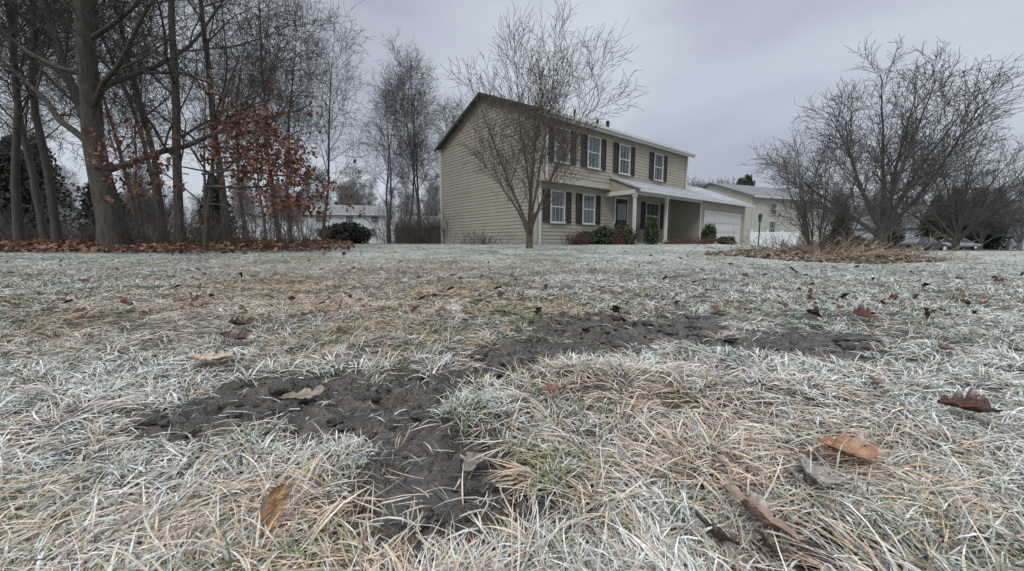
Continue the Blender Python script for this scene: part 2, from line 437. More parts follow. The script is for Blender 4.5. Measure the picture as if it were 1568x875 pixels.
heroes = [
 (.345,.500,.105,.034,.5,.22,(.35,-.25,2.3),.040,(.27,.185,.135),3),
 (.60,.665,.085,.036,.7,.25,(.2,.15,-.5),.036,(.33,.185,.11),4),
 (.545,.655,.075,.026,.3,.2,(-.4,.1,.2),.034,(.28,.19,.13),3),
 (1.04,.86,.10,.040,.9,.2,(.2,.1,-.3),.04,(.085,.036,.024),4),
 (1.82,2.0,.12,.055,.7,.2,(.6,.1,.2),.05,(.11,.038,.024),4),
 (-.335,.50,.075,.016,.4,.25,(1.0,-1.0,1.3),.042,(.40,.24,.12),1),
 (-.98,1.22,.12,.034,.5,.2,(.1,.1,.4),.035,(.46,.36,.27),4),
 (.09,.89,.05,.022,.5,.2,(.1,.0,.4),.05,(.20,.10,.07),3),
 (-.075,.66,.06,.022,.3,.1,(.1,.0,1.4),.016,(.20,.165,.13),3),
 (-.57,1.01,.11,.034,.3,.15,(.1,.0,.5),.024,(.24,.19,.14),3),
 (-1.1,1.50,.10,.034,.8,.3,(.3,.2,.1),.04,(.11,.065,.045),4),
 (.265,.46,.06,.024,.8,.3,(.5,.2,1.9),.03,(.085,.06,.045),2),
 (.95,.98,.06,.020,.5,.2,(.3,.1,.9),.04,(.19,.12,.08),3),
 (.32,.44,.05,.022,.8,.3,(.2,.6,.9),.03,(.16,.11,.08),2),
 (.50,.60,.09,.032,.6,.3,(.3,.1,1.0),.022,(.32,.27,.24),3),
 (1.5,1.32,.06,.024,.6,.3,(.3,.1,.2),.04,(.13,.07,.05),4),
 (-1.25,1.75,.11,.036,.8,.3,(.4,.2,1.1),.04,(.10,.055,.04),4),
]
Vs=[];Fs=[];Cs=[];b0=0
for q_,(hx,hy,ln,wd_,cu,be,ro,lf,co,lb) in enumerate(heroes):
    V,Fc = oak_leaf(ln,wd_,cu,be,lb,ph=q_*1.7)
    e = np.clip(np.abs(V[:,1])/wd_,0,1)[:,None]
    C = np.array(co)*(1.15-.35*e)*np.where(np.abs(V[:,1:2])<.0008, .6, 1)
    V = V+rs.normal(0,.0007,V.shape)
    fr = sstep(.5,.95,e)*.6*rs.uniform(0,1,(len(V),1)); C = C*(1-fr)+.6*fr
    V = V@rotm(*ro).T; V = V+np.array([hx,hy,float(hgt(np.array([hx]),np.array([hy]))[0])+lf])
    Vs.append(V);Fs.append(Fc+b0);Cs.append(C);b0+=len(V)
link(bpy.data.objects.new('oak_leaves', np_mesh('oak_leaves', np.concatenate(Vs), np.concatenate(Fs), M_bigleaf, np.concatenate(Cs), smooth=True)))

def leaf_scatter(name, P, size, cols, material=None, tilt=.6, parent=None, asp=.55):
    n = len(P)
    sh = np.array([(-1,0,0),(-.35,.75,.25),(.1,.45,.12),(.5,.85,.3),(1,0,.1),(.5,-.85,.3),(.1,-.45,.12),(-.35,-.75,.25)])*np.array([.5,.5*asp*1.6,.5])
    az = rs.uniform(0, 6.28, n); tx = rs.normal(0, tilt, n); ty = rs.normal(0, tilt, n)
    ca,sa = np.cos(az),np.sin(az); cx,sx = np.cos(tx),np.sin(tx); cy,sy = np.cos(ty),np.sin(ty)
    V = sh[None]*size[:,None,None]
    x0,y0,z0 = V[...,0],V[...,1],V[...,2]
    y1 = y0*cx[:,None]-z0*sx[:,None]; z1 = y0*sx[:,None]+z0*cx[:,None]
    x2 = x0*cy[:,None]+z1*sy[:,None]; z2 = -x0*sy[:,None]+z1*cy[:,None]
    x3 = x2*ca[:,None]-y1*sa[:,None]; y3 = x2*sa[:,None]+y1*ca[:,None]
    V = np.stack([x3,y3,z2],2)+P[:,None,:]
    b = np.arange(n)[:,None]*8
    q = np.concatenate([b+np.array([0,1,6,7]), b+np.array([1,2,5,6]), b+np.array([2,3,4,5])], 0)
    me = np_mesh(name, V.reshape(-1,3), q, material or M_leafcol, np.repeat(cols, 8, 0))
    return link(bpy.data.objects.new(name, me), parent)
def browns(n, a=(.10,.045,.028), b=(.26,.16,.09)):
    h = rs.uniform(0,1,(n,1)); return (np.array(a)*(1-h)+np.array(b)*h)*rs.uniform(.6,1.3,(n,1))
xx, yy = sample(420, 1.9, 26); zz = hgt(xx,yy)+.030*(1-sstep(3,12,yy))+.012
leaf_scatter('scattered_leaves', np.stack([xx,yy,zz],1), rs.uniform(.035,.085,420), browns(420,(.05,.03,.022),(.15,.08,.05)), tilt=.5)
n = 20000
yy = rs.uniform(8.0, 17, n); xx = -yy*rs.uniform(.40, 1.75, n)
k = rs.uniform(0,1,n) < sstep(8.2,10,yy+1.5*(fbm(xx*1.3,yy*1.3,4,3)-.5))*sstep(.36,.62,-xx/yy)+.02
xx,yy = xx[k],yy[k]; n=len(xx)
leaf_scatter('leaf_litter', np.stack([xx,yy,hgt(xx,yy)+rs.uniform(.01,.18,n)*fbm(xx*2,yy*2,6,3)*1.6,],1), rs.uniform(.06,.15,n), browns(n,(.11,.05,.035),(.25,.16,.11)))
n=6500; a=rs.uniform(0,6.28,n); r=np.sqrt(rs.uniform(0,1,n))*(.75+.5*fbm(np.cos(a)*2+5,np.sin(a)*2+5,3,2))
xx=6.6+r*np.cos(a)*2.2; yy=8.35+r*np.sin(a)*1.15
leaf_scatter('leaf_bed', np.stack([xx,yy,hgt(xx,yy)+rs.uniform(.0,.20,n)*np.clip(1.1-r,0,1)+.02],1), rs.uniform(.04,.10,n), browns(n,(.14,.10,.075),(.36,.29,.22)))

# ------------------------------------------------------------------ trees
def tubes(branches):
    groups = {}
    for pts, rad, sides in branches:
        groups.setdefault((len(pts), sides), []).append((pts, rad))
    Vs=[];Fs=[];b0=0
    for (n, s), lst in groups.items():
        P = np.array([l[0] for l in lst], dtype=float); Rr = np.array([l[1] for l in lst], dtype=float)
        T = np.gradient(P, axis=1); T /= np.linalg.norm(T, axis=2, keepdims=True)+1e-9
        ref = np.where(np.abs(T[:,:1,2:3])>.9, np.array([1.,0,0]), np.array([0,0,1.]))
        ref = np.repeat(ref, n, 1)
        U = np.cross(T, ref); U /= np.linalg.norm(U, axis=2, keepdims=True)+1e-9; W = np.cross(T, U)
        an = np.arange(s)*2*math.pi/s
        V = P[:,:,None,:]+Rr[:,:,None,None]*(np.cos(an)[None,None,:,None]*U[:,:,None,:]+np.sin(an)[None,None,:,None]*W[:,:,None,:])
        B = len(lst); base = (np.arange(B)*n*s)[:,None,None]+(np.arange(n-1)*s)[None,:,None]
        j = np.arange(s)[None,None,:]; jn = (j+1)%s
        F = np.stack([base+j, base+jn, base+s+jn, base+s+j], 3).reshape(-1,4)
        Vs.append(V.reshape(-1,3)); Fs.append(F+b0); b0 += B*n*s
    return np.concatenate(Vs), np.concatenate(Fs)

def grow(out, p, d, L, r, lv, S, rng, tips=None):
    n = S['seg'][lv]; pts = [tuple(p)]; rad = [r]; dirs = [d.copy()]
    p = p.copy(); d = d.copy(); endr = S['end'][lv]
    for i in range(n):
        d = d+Vector((rng.gauss(0,1),rng.gauss(0,1),rng.gauss(0,1)))*S['wob'][lv]
        d.z += S['trop'][lv]; d.normalize(); p = p+d*(L/n)
        t = (i+1)/n
        pts.append(tuple(p)); rad.append(max(r*(1-t*(1-endr)), S['rmin']*.7)); dirs.append(d.copy())
    if lv == 0 and S.get('flare',0): rad[0] *= 1+S['flare']
    out.append((pts, rad, S['side'][lv]))
    if lv+1 < len(S['L']):
        nc = S['n'][lv]; nc = max(1, int(round(nc*rng.uniform(.8,1.2))))
        az = rng.uniform(0, 6.28)
        for c in range(nc):
            t = S['t0'][lv]+(1-S['t0'][lv])*((c+rng.random())/nc)
            f = min(t*n, n-.001); i = int(f); ff = f-i
            q = Vector(pts[i]).lerp(Vector(pts[i+1]), ff); dd = dirs[min(i+1,n)]
            rr = rad[i]*(1-ff)+rad[i+1]*ff
            az += 2.4+rng.gauss(0,.3)
            ang = R(rng.uniform(*S['ang'][lv]))
            if lv == 0 and S.get('vase'): ang = R(S['ang'][0][0]+(S['ang'][0][1]-S['ang'][0][0])*(1-(c+.5)/nc))
            u = dd.orthogonal().normalized(); w = dd.cross(u)
            nd = dd*math.cos(ang)+(u*math.cos(az)+w*math.sin(az))*math.sin(ang)
            LL = S['L'][lv+1]*rng.uniform(.7,1.15)*(1-S['tap'][lv]*t)
            if lv == 0 and S.get('vase'): LL = S['L'][1]*rng.uniform(.9,1.05)*(1-.22*math.sin(ang))
            grow(out, q, nd, LL, max(rr*S['rr'][lv]*rng.uniform(.8,1.1), S['rmin']), lv+1, S, rng, tips)
    elif tips is not None: tips.append(pts[-1])

def tree_mesh(name, S, r, seed, m, lean=(0,0,1), stems=1, spread=0):
    rng = random.Random(seed); out = []
    for s in range(stems):
        d = Vector(lean)
        if stems > 1:
            a = s*6.283/stems+rng.uniform(-.3,.3); k = spread*rng.uniform(.4,1.1); d = Vector((math.cos(a)*k, math.sin(a)*k, 1))
        p = Vector((0,0,-.25)) if stems == 1 else Vector((d.x*.15,d.y*.15,-.2))
        grow(out, p, d.normalized(), S['L'][0]*rng.uniform(.9,1.05), r*(1 if stems==1 else rng.uniform(.7,1.05)), 0, S, rng)
    V, F = tubes(out)
    return np_mesh(name, V, F, m, smooth=True)

S_big = dict(L=[15,6.0,2.8,1.3,.55], n=[22,8,6,4], ang=[(35,75),(25,55),(25,55),(25,60)], t0=[.14,.2,.15,.15], tap=[.55,.4,.3,.3],
   rr=[.40,.5,.55,.6], trop=[.02,.045,.02,.01,.0], wob=[.035,.12,.14,.16,.18], seg=[14,9,6,4,3], end=[.18,.2,.25,.4,.5], side=[14,7,5,3,3], rmin=.0058, flare=.40)
S_for = dict(L=[13,4.0,2.1,1.1,.55], n=[20,7,5,3], ang=[(22,55),(25,50),(25,55),(25,50)], t0=[.30,.2,.15,.2], tap=[.5,.4,.3,.3],
   rr=[.42,.5,.58,.65], trop=[.02,.07,.03,.02,.01], wob=[.045,.10,.13,.16,.15], seg=[12,7,5,3,2], end=[.12,.2,.3,.5,.5], side=[9,5,3,3,3], rmin=.0085, flare=.35)
S_orn = dict(L=[1.3,5.0,2.1,1.1,.5], n=[9,12,8,4], ang=[(4,50),(20,42),(22,45),(25,50)], t0=[.35,.16,.15,.15], tap=[.0,.5,.35,.3],
   rr=[.55,.42,.5,.6], trop=[.0,.015,.05,.04,.02], wob=[.02,.045,.09,.12,.15], seg=[5,10,6,4,3], end=[.8,.12,.2,.4,.5], side=[10,7,5,3,3], rmin=.0060, flare=.25, vase=True)
S_wide = dict(L=[2.2,8.4,3.6,1.8,.8], n=[9,13,8,4], ang=[(5,52),(22,48),(22,50),(25,50)], t0=[.45,.16,.15,.15], tap=[.0,.5,.35,.3],
   rr=[.55,.40,.5,.6], trop=[.0,.015,.04,.03,.01], wob=[.02,.05,.10,.13,.15], seg=[6,10,6,4,3], end=[.8,.12,.2,.4,.5], side=[10,7,5,3,3], rmin=.013, flare=.3, vase=True)
S_shr = dict(L=[2.9,1.3,.65,.3], n=[8,5,4], ang=[(18,50),(20,50),(20,50)], t0=[.2,.15,.15], tap=[.45,.3,.3],
   rr=[.5,.6,.6], trop=[.015,.02,.01,.0], wob=[.07,.12,.15,.15], seg=[8,6,4,3], end=[.2,.3,.4,.5], side=[6,4,3,3], rmin=.0040, flare=0)
def Z(x,y): return float(gz(np.array([x*1.]),np.array([y*1.]))[0])
def put(name, me, x, y, s=1, rz=0, parent=None, sz=None, zoff=0):
    o = bpy.data.objects.new(name, me)
    o.location = (x, y, Z(x,y)+zoff)
    o.scale = (s, s, sz or s); o.rotation_euler = (0, 0, rz)
    return link(o, parent)

big = tree_mesh('oak_tree', S_big, .25, 3, M_bark)
put('oak_tree', big, -10.3, 10.1, 1, .6)
fm = [tree_mesh('forest_tree_%d'%i, S_for, .115, 20+i, M_barkF, lean=(random.uniform(-.08,.08),random.uniform(-.05,.05),1)) for i in range(4)]
lean1 = tree_mesh('leaning_tree', S_for, .15, 41, M_bark, lean=(-.22,.05,1))
put('leaning_tree', lean1, -10.75, 10.9, 1.05, 0)
big2 = tree_mesh('oak_tree_b', S_big, .125, 9, M_bark)
put('oak_tree', big2, -9.3, 11.0, .95, 2.0)
put('oak_tree', big2, -8.6, 11.8, .85, 4.4)
W = [(-14.5,12.5,1.05,1),(-17,13.5,1.1,0),(-13.3,15,1,2),(-9.6,16.2,.85,1),(-9.9,17.5,.72,2),(-9.2,19,.68,0),
     (-16,18,1,3),(-19,16,1.1,1),(-15,22,.9,2),(-20,21,1,2),(-24,20,1.1,0),(-9.5,30,.85,1),(-8.2,31,.9,0),(-6.9,29,.82,2),(-7.6,33,.95,3),(-5.6,32,.85,1),
     (-22,28,1,3),(-27,27,1,1),(-31,24,1.1,0),(-10.6,34,.9,0),(-4.6,35,.85,3),(-19.5,31,.95,0),(-30,32,1.1,1),(-36,30,1.1,2),(-14.2,10.2,.9,3)]
for i,(tx,ty,s,k) in enumerate(W): put('bare_tree', fm[k], tx, ty, s, i*1.7)
orn = tree_mesh('young_maple', S_orn, .11, 5, M_barkB)
put('young_maple', orn, .50, 11.2, .93, 3.4)
wide = tree_mesh('maple', S_wide, .30, 8, M_barkF)
put('maple_tree', wide, 23.6, 25, 1.04, 1.0)
put('maple_tree', wide, 33.5, 29.5, .80, 3.2)
put('lilac_shrub', tree_mesh('lilac', S_shr, .024, 15, M_barkF, stems=14, spread=.5), 6.95, 8.9, .88, 0)
put('lilac_shrub', tree_mesh('lilac2', S_shr, .03, 19, M_barkB, stems=7, spread=.6), 7.7, 9.2, .55, 1)
far = empty('distant_tree_line')
fd = [tree_mesh('distant_tree_%d'%i, dict(S_for, rmin=.018), .17, 60+i, M_barkHaze) for i in range(3)]
fd.append(tree_mesh('distant_tree_w', dict(S_wide, rmin=.02), .30, 77, M_barkHaze))
rr = random.Random(5)
for i in range(170):
    kx = rr.uniform(-1.7, 1.9); dy = rr.uniform(70, 105)
    s = rr.uniform(.65, .95)*(1 if kx < .4 else .8)
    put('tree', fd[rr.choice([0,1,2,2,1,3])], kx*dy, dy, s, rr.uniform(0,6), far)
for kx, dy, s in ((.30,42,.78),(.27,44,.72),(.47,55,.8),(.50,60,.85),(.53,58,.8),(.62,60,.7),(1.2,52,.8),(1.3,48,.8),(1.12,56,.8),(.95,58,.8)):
    put('tree', fd[3], kx*dy, dy, s, dy, far)

rng = random.Random(4); out = []
S_l = dict(L=[4.6,3.0,1.2,.5], n=[12,9,5], ang=[(45,85),(25,55),(25,60)], t0=[.22,.25,.15], tap=[.35,.3,.3], rr=[.5,.55,.6], trop=[.0,.0,.0,-.01],
   wob=[.06,.1,.13,.15], seg=[8,7,4,3], end=[.3,.3,.4,.5], side=[8,5,3,3], rmin=.004, flare=.2)
tips=[]
grow(out, Vector((0,0,-.2)), Vector((.12,-.05,1)).normalized(), 4.8, .06, 0, S_l, rng, tips)
for (zz,ln,dz) in ((1.5,3.4,-.08),(1.8,3.5,-.02),(2.1,3.4,.06),(2.4,3.0,.1),(2.8,2.6,.12)):
    grow(out, Vector((.1,0,zz)), Vector((1,-.15,dz)).normalized(), ln, .032, 1, S_l, rng, tips)
V,F = tubes(out)
yo = empty('young_oak_tree', (-7.4, 9.4, .2))
link(bpy.data.objects.new('branches', np_mesh('young_oak', V, F, M_bark, smooth=True)), yo)
tp = np.array(tips); tp = tp[(tp[:,2] > .8) & (tp[:,2] < 3.2) & (tp[:,0] > -1.3)]
P = np.repeat(tp, 9, 0); P = P+rs.normal(0, .09, P.shape)
k = rs.uniform(0,1,len(P)) < .9*sstep(.34,.50,fbm(P[:,0]*1.4+9, P[:,2]*1.9, 71, 2)+.10)*np.where(P[:,0]>-.2,1,.35); P = P[k]
leaf_scatter('leaves', P, rs.uniform(.06,.125,len(P)), browns(len(P),(.105,.045,.030),(.21,.10,.06)), tilt=1.0, parent=yo)

def brush(name, n, fx, fy, hmax, m, seed, parent=None, rad=.006, flat=.35, drop=-.06):
    r2 = random.Random(seed); out=[]
    for i in range(n):
        x0, y0 = fx(r2), fy(r2)
        p = Vector((x0,y0,Z(x0,y0)-.05)); d = Vector((r2.gauss(0,flat),r2.gauss(0,flat),1)).normalized(); L = hmax*r2.uniform(.4,1)
        if flat > 1: p.z += .07+.16*r2.random()*math.exp(-((x0-7)/1.2)**2)
        pts=[tuple(p)]; rad_=[rad]
        for j in range(5):
            d = (d+Vector((r2.gauss(0,.16),r2.gauss(0,.16),drop))).normalized(); p = p+d*L/5; pts.append(tuple(p)); rad_.append(rad*(1-.14*(j+1)))
        out.append((pts, rad_, 3))
        for c in range(5):
            i0 = r2.randint(1,4); q = Vector(pts[i0]); dd = (Vector(pts[i0+1])-q).normalized()+Vector((r2.gauss(0,.5),r2.gauss(0,.5),r2.gauss(.1,.3))); dd.normalize()
            l2 = L*r2.uniform(.15,.4); q2 = q+dd*l2*.5; q3 = q2+(dd+Vector((0,0,.1))).normalized()*l2*.5
            out.append(([tuple(q),tuple(q2),tuple(q3)], [rad*.6,rad*.5,rad*.35], 3))
    V,F = tubes(out)
    return link(bpy.data.objects.new(name, np_mesh(name, V, F, m)), parent)
brush('undergrowth_brush', 560, lambda r: r.uniform(-11.5,-6.0), lambda r: r.uniform(10.6,13.5), 1.5, M_barkB, 1)
brush('undergrowth_brush', 800, lambda r: r.uniform(-36,-13), lambda r: r.uniform(14,24), 2.1, M_barkF, 2, rad=.010)
brush('undergrowth_brush', 700, lambda r: r.uniform(-7.4,-3.2), lambda r: r.uniform(21,27), 2.6, M_barkB, 3, rad=.009)
brush('undergrowth_brush', 1300, lambda r: r.uniform(-120,-50), lambda r: r.uniform(50,75), 4.5, M_barkHaze, 6, rad=.03)
brush('undergrowth_brush', 1300, lambda r: r.uniform(30,130), lambda r: r.uniform(60,80), 4.0, M_barkHaze, 16, rad=.03)
brush('brush_pile', 480, lambda r: r.gauss(7.1,.8), lambda r: r.gauss(8.6,.3), .65, M_barkB, 4, rad=.005, flat=1.3, drop=-.02)
brush('brush_pile', 420, lambda r: r.gauss(6.7,.95), lambda r: r.gauss(8.2,.42), .65, M_stem, 5, rad=.006, flat=3.0, drop=-.03)
brush('dormant_hydrangea', 90, lambda r: r.gauss(-1.25,.4), lambda r: r.gauss(15.8,.25), .8, M_barkB, 8, rad=.007)

def foliage(name, loc, rad, n, size, c1=(.018,.028,.012), c2=(.06,.085,.035), parent=None, stems=True, noise=.35, conifer=False):
    e = empty(name, loc) if parent is None else parent
    if conifer:
        t = rs.uniform(0,1,n)**.8; a = rs.uniform(0,6.28,n)
        lob = .60+.40*np.sin(a*5+t*21)*np.cos(t*38)
        r = (1-t)**.7*np.sqrt(rs.uniform(.15,1,n))*lob
        P = np.stack([r*np.cos(a)*rad[0], r*np.sin(a)*rad[1], t*rad[2]*2], 1)+rs.normal(0,.05*rad[0],(n,3))
    else:
        d = rs.normal(0,1,(n,3)); d /= np.linalg.norm(d,axis=1,keepdims=True)
        az = np.arctan2(d[:,1],d[:,0]); q = fbm(az*2.2+30+loc[0], d[:,2]*2.5+30, int(abs(loc[0])*10)+3, 3)
        r = (rs.uniform(.1,1,n)**.4)*(1-noise+2*noise*q)
        P = d*r[:,None]*np.array(rad)+np.array([0,0,rad[2]*.85])
        P = P[P[:,2] > 0]
    n = len(P); h = rs.uniform(0,1,(n,1))
    cl = fbm(P[:,0]*3/rad[0]+P[:,2]*2/rad[2], P[:,1]*3/rad[1]+7, 5, 2)[:,None]
    C = (np.array(c1)*(1-h)+np.array(c2)*h)*(.5+1.0*cl)
    leaf_scatter('foliage', P, rs.uniform(.7,1.3,n)*size, C, M_green, tilt=1.0, parent=e)
    if stems:
        mb = MB()
        if conifer: mb.cyl((0,0,-.8),(0,0,rad[2]*1.8), rad[0]*.06, .03, 8)
        else:
            for i in range(6):
                a = i*1.05; mb.cyl((0,0,-.1),(math.cos(a)*rad[0]*.5,math.sin(a)*rad[1]*.5,rad[2]*.9), .02, .01, 5)
        mb.make('stems', e, [M_bark])
    return e
# ------------------------------------------------------------------ main house
HX,HY,HZ = .95,15.75,.27
ang = math.atan2(.636,.771)
H = empty('two_storey_house', (HX,HY,HZ), ang)
Lh, Wd, EV, RG, OV = 11.4, 7.4, 5.12, 6.75, .35
def loc2w(s, yy): return HX+.771*s-.636*yy, HY+.636*s+.771*yy
mb = MB()
c0, c1 = -OV, Wd; mid = (c0+c1)/2
slope = (RG-EV)/(mid-c0)
mb.box(.01, Lh-.01, .01, Wd-.01, -.8, EV-.01, 0)
mb.box(.01, Lh-.01, -OV+.01, .01, 2.6, EV-.01, 0)
mb.prism([(c0+.02,EV-.01),(c1-.02,EV-.01),(mid,RG-.05)], 'x', .01, Lh-.01, 0)
mb.siding((0,0,0),(0,1,0),(-1,0,0), lambda z:0., lambda z:Wd, .12, 2.6)
glo = lambda z: c0 if z < EV else min(mid, c0+(z-EV)/slope)
ghi = lambda z: c1 if z < EV else max(mid, c1-(z-EV)/slope)
mb.siding((0,0,0),(0,1,0),(-1,0,0), glo, ghi, 2.6, RG-.04)
mb.siding((0,0,0),(1,0,0),(0,-1,0), lambda z:0., lambda z:Lh, .12, 2.6)
mb.siding((0,-OV,0),(1,0,0),(0,-1,0), lambda z:0., lambda z:Lh, 2.66, EV-.1)
mb.siding((Lh,0,0),(0,1,0),(1,0,0), glo, ghi, 2.6, RG-.04)
mb.make('siding_walls', H, [M_siding])
mb = MB()
mb.box(-.03,Lh+.03,-.03,Wd+.03,-.8,.115,0)
mb.make('foundation', H, [M_conc])
mb = MB()
for (xx0,yy0,z0,z1) in ((0,0,.12,2.58),(0,-OV,2.6,EV-.1),(0,Wd,.12,EV-.05),(Lh,-OV,2.6,EV-.1)):
    sx = -1 if xx0 == 0 else 1; sy = -1 if yy0 <= 0 else 1
    mb.box(xx0-.028 if sx<0 else xx0-.07, xx0+.07 if sx<0 else xx0+.028, yy0-.028 if sy<0 else yy0-.07, yy0+.07 if sy<0 else yy0+.028, z0, z1, 0)
mb.box(-.02,Lh+.02,-OV-.03,-.002,2.52,2.655,0)
mb.box(-.3,Lh+.3,-OV-.31,-OV-.01,EV-.16,EV-.13,0)
mb.make('trim_tan', H, [M_trimtan])
mb = MB(); ox=.25; oy=.30
def slab(y0,z0,y1,z1,x0,x1,m,th=.08):
    mb.prism([(y0,z0),(y1,z1),(y1,z1+th),(y0,z0+th)],'x',x0,x1,m)
slab(c0-oy,EV-oy*slope,mid,RG,-ox,Lh+ox,0)
slab(c1+oy,EV-oy*slope,mid+.001,RG+.001,-ox,Lh+ox,0)
mb.make('roof', H, [M_roof])
mb = MB()
mb.box(-ox,Lh+ox,c0-oy-.11,c0-oy-.005,EV-oy*slope-.05,EV-oy*slope+.06,0)
mb.box(-ox,Lh+ox,c0-oy,c0-oy+.03,EV-oy*slope-.16,EV-oy*slope-.002,0)
for x0 in (-ox-.03, Lh+ox+.002):
    mb.prism([(c0-oy,EV-oy*slope-.08),(mid,RG-.08),(mid,RG+.06),(c0-oy,EV-oy*slope+.06)],'x',x0,x0+.028,1)
    mb.prism([(c1+oy,EV-oy*slope-.08),(mid+.002,RG-.08),(mid+.002,RG+.06),(c1+oy,EV-oy*slope+.06)],'x',x0,x0+.028,1)
mb.box(-ox,0.0,c1,c1+.28,EV-.17,EV-.14,0)
mb.box(-.12,-.04,Wd-.02,Wd+.06,-.1,EV-.1,0)
mb.box(.12,.20,-OV-.11,-OV-.035,2.5,EV-.2,0)
mb.box(.12,.20,-.11,-.035,.0,2.5,0)
mb.box(Lh-.2,Lh-.12,-OV-.11,-OV-.035,2.9,EV-.2,0)
mb.make('gutters_and_rakes', H, [M_trim, M_shut])
mb = MB()
mb.cyl((4.8,mid-1.2,RG-.7),(4.8,mid-1.2,RG+.05),.05,.05,10,0)
mb.cyl((8.6,mid-.4,RG-.4),(8.6,mid-.4,RG+.32),.09,.09,10,0); mb.cyl((8.6,mid-.4,RG+.32),(8.6,mid-.4,RG+.42),.14,.05,10,0)
mb.cyl((7.4,mid-.6,RG-.4),(7.4,mid-.6,RG+.2),.07,.07,10,0)
mb.box(-.035,-.018,mid-.25,mid+.25,RG-.95,RG-.4,1)
for i in range(7): mb.box(-.05,-.036,mid-.22,mid+.22,RG-.9+i*.07,RG-.87+i*.07,1)
mb.make('roof_vents', H, [M_black, M_trimtan])

def window(mb, xc, z0, z1, w, yp, shut=True, sw=.38):
    f=.045; x0=xc-w/2; x1=xc+w/2
    mb.box(x0-f,x0,yp-.06,yp-.002,z0-f,z1+f,0); mb.box(x1,x1+f,yp-.06,yp-.002,z0-f,z1+f,0)
    mb.box(x0,x1,yp-.06,yp-.002,z1,z1+f,0); mb.box(x0-.03-f,x1+.03+f,yp-.09,yp-.061,z0-f-.03,z0-f+.02,0); mb.box(x0,x1,yp-.058,yp-.002,z0-f,z0,0)
    zm=(z0+z1)/2
    mb.box(x0,x1,yp-.045,yp-.02,zm-.02,zm+.02,0)
    mb.face([(x0,yp-.022,z0),(x1,yp-.022,z0),(x1,yp-.022,z1),(x0,yp-.022,z1)],1)
    for xm in (xc-w/6, xc+w/6): 
        mb.box(xm-.006,xm+.006,yp-.03,yp-.023,z0,zm-.026,0); mb.box(xm-.006,xm+.006,yp-.03,yp-.023,zm+.026,z1,0)
    mb.box(x0+.002,x0+.10,yp-.026,yp-.0225,z0,z1,3); mb.box(x1-.10,x1-.002,yp-.026,yp-.0225,z0,z1,3)
    if shut:
        for sx in (x0-f-.02-sw, x1+f+.02):
            mb.box(sx,sx+.05,yp-.05,yp-.018,z0-f,z1+f,2); mb.box(sx+sw-.05,sx+sw,yp-.05,yp-.018,z0-f,z1+f,2)
            for zz in (z0-f, zm-.03, z1+f-.06): mb.box(sx+.05,sx+sw-.05,yp-.05,yp-.018,zz,zz+.06,2)
            n=int((z1-z0)/.07)
            for i in range(n):
                zz=z0+i*(z1-z0)/n
                mb.face([(sx+.05,yp-.045,zz),(sx+sw-.05,yp-.045,zz),(sx+sw-.05,yp-.02,zz+.06),(sx+.05,yp-.02,zz+.06)],2)
mb = MB()
for xc in (1.05, 3.05, 5.3, 8.3): window(mb, xc, 3.35, 4.6, .78, -OV-.016)
for xc in (1.2, 3.2): window(mb, xc, .98, 2.2, .78, -.016)
window(mb, 8.5, .85, 2.15, 1.3, -.016, True, .35)
mb.make('windows_and_shutters', H, [M_trim, M_glass, M_shut, M_curt])
mb = MB()
mb.box(5.1,6.2,-.07,-.018,.12,2.3,0); mb.box(5.2,6.1,-.085,-.071,.17,2.2,1)
mb.box(5.3,6.0,-.095,-.086,1.2,2.1,2); mb.box(5.3,6.0,-.095,-.086,.3,1.05,3)
mb.box(6.02,6.06,-.13,-.086,1.05,1.15,3)
mb.make('front_door', H, [M_trim, M_door, M_glass, M_black])
PX0, PY = 4.35, -1.6
GX0, GX1 = 10.6, 16.7
mb = MB()
mb.box(PX0,GX0,PY-.15,-.035,-.5,.10,0); mb.box(5.0,6.4,PY-.5,PY-.152,-.5,-.02,0)
mb.make('porch_slab', H, [M_conc])
mb = MB()
for cx in (PX0+.08, 7.1):
    mb.box(cx-.055,cx+.055,PY-.055,PY+.055,.101,2.22,0); mb.box(cx-.085,cx+.085,PY-.085,PY+.085,.102,.22,0); mb.box(cx-.085,cx+.085,PY-.085,PY+.085,2.1,2.221,0)
mb.box(PX0-.05,GX0,PY-.08,PY+.08,2.222,2.40,0)
mb.box(PX0-.05,PX0+.05,PY+.081,-.02,2.222,2.40,0)
mb.box(PX0-.1,GX1+.35,PY-.46,PY-.36,2.28,2.40,0)
mb.make('porch_columns_and_beam', H, [M_trim])
mb = MB()
slab(PY-.38,2.36,-OV-.02,3.02,PX0-.1,Lh,0)
slab(PY-.38,2.36,1.3,3.75,Lh+.04,GX1+.3,0)
slab(4.6,2.36,1.301,3.751,Lh+.04,GX1+.3,0)
mb.make('porch_and_garage_roof', H, [M_roofF])
mb = MB()
mb.prism([(PY-.30,2.36),(-OV-.02,2.96),(-OV-.02,2.41)],'x',PX0-.02,PX0,0)
mb.siding((GX0,0,0),(0,1,0),(-1,0,0), lambda z:PY, lambda z:-.02, -.5, 2.45)
mb.siding((0,PY,0),(1,0,0),(0,-1,0), lambda z:GX0, lambda z:GX1, -.8, 2.42)
mb.siding((GX1,0,0),(0,1,0),(1,0,0), lambda z:PY if z<2.4 else min(1.3,PY+(z-2.4)*2.1), lambda z:4.3 if z<2.4 else max(1.3,4.3-(z-2.4)*2.3), -.8, 3.72)
mb.box(GX0+.01,Lh,PY+.01,-.0,-.8,2.4,0); mb.box(Lh,GX1-.01,PY+.01,4.3,-.8,2.40,0)
mb.prism([(PY+.02,2.4),(4.28,2.4),(1.3,3.70)],'x',Lh,GX1-.01,0)
mb.make('garage_walls', H, [M_siding])
mb = MB()
gd0,gd1 = 11.15,15.9
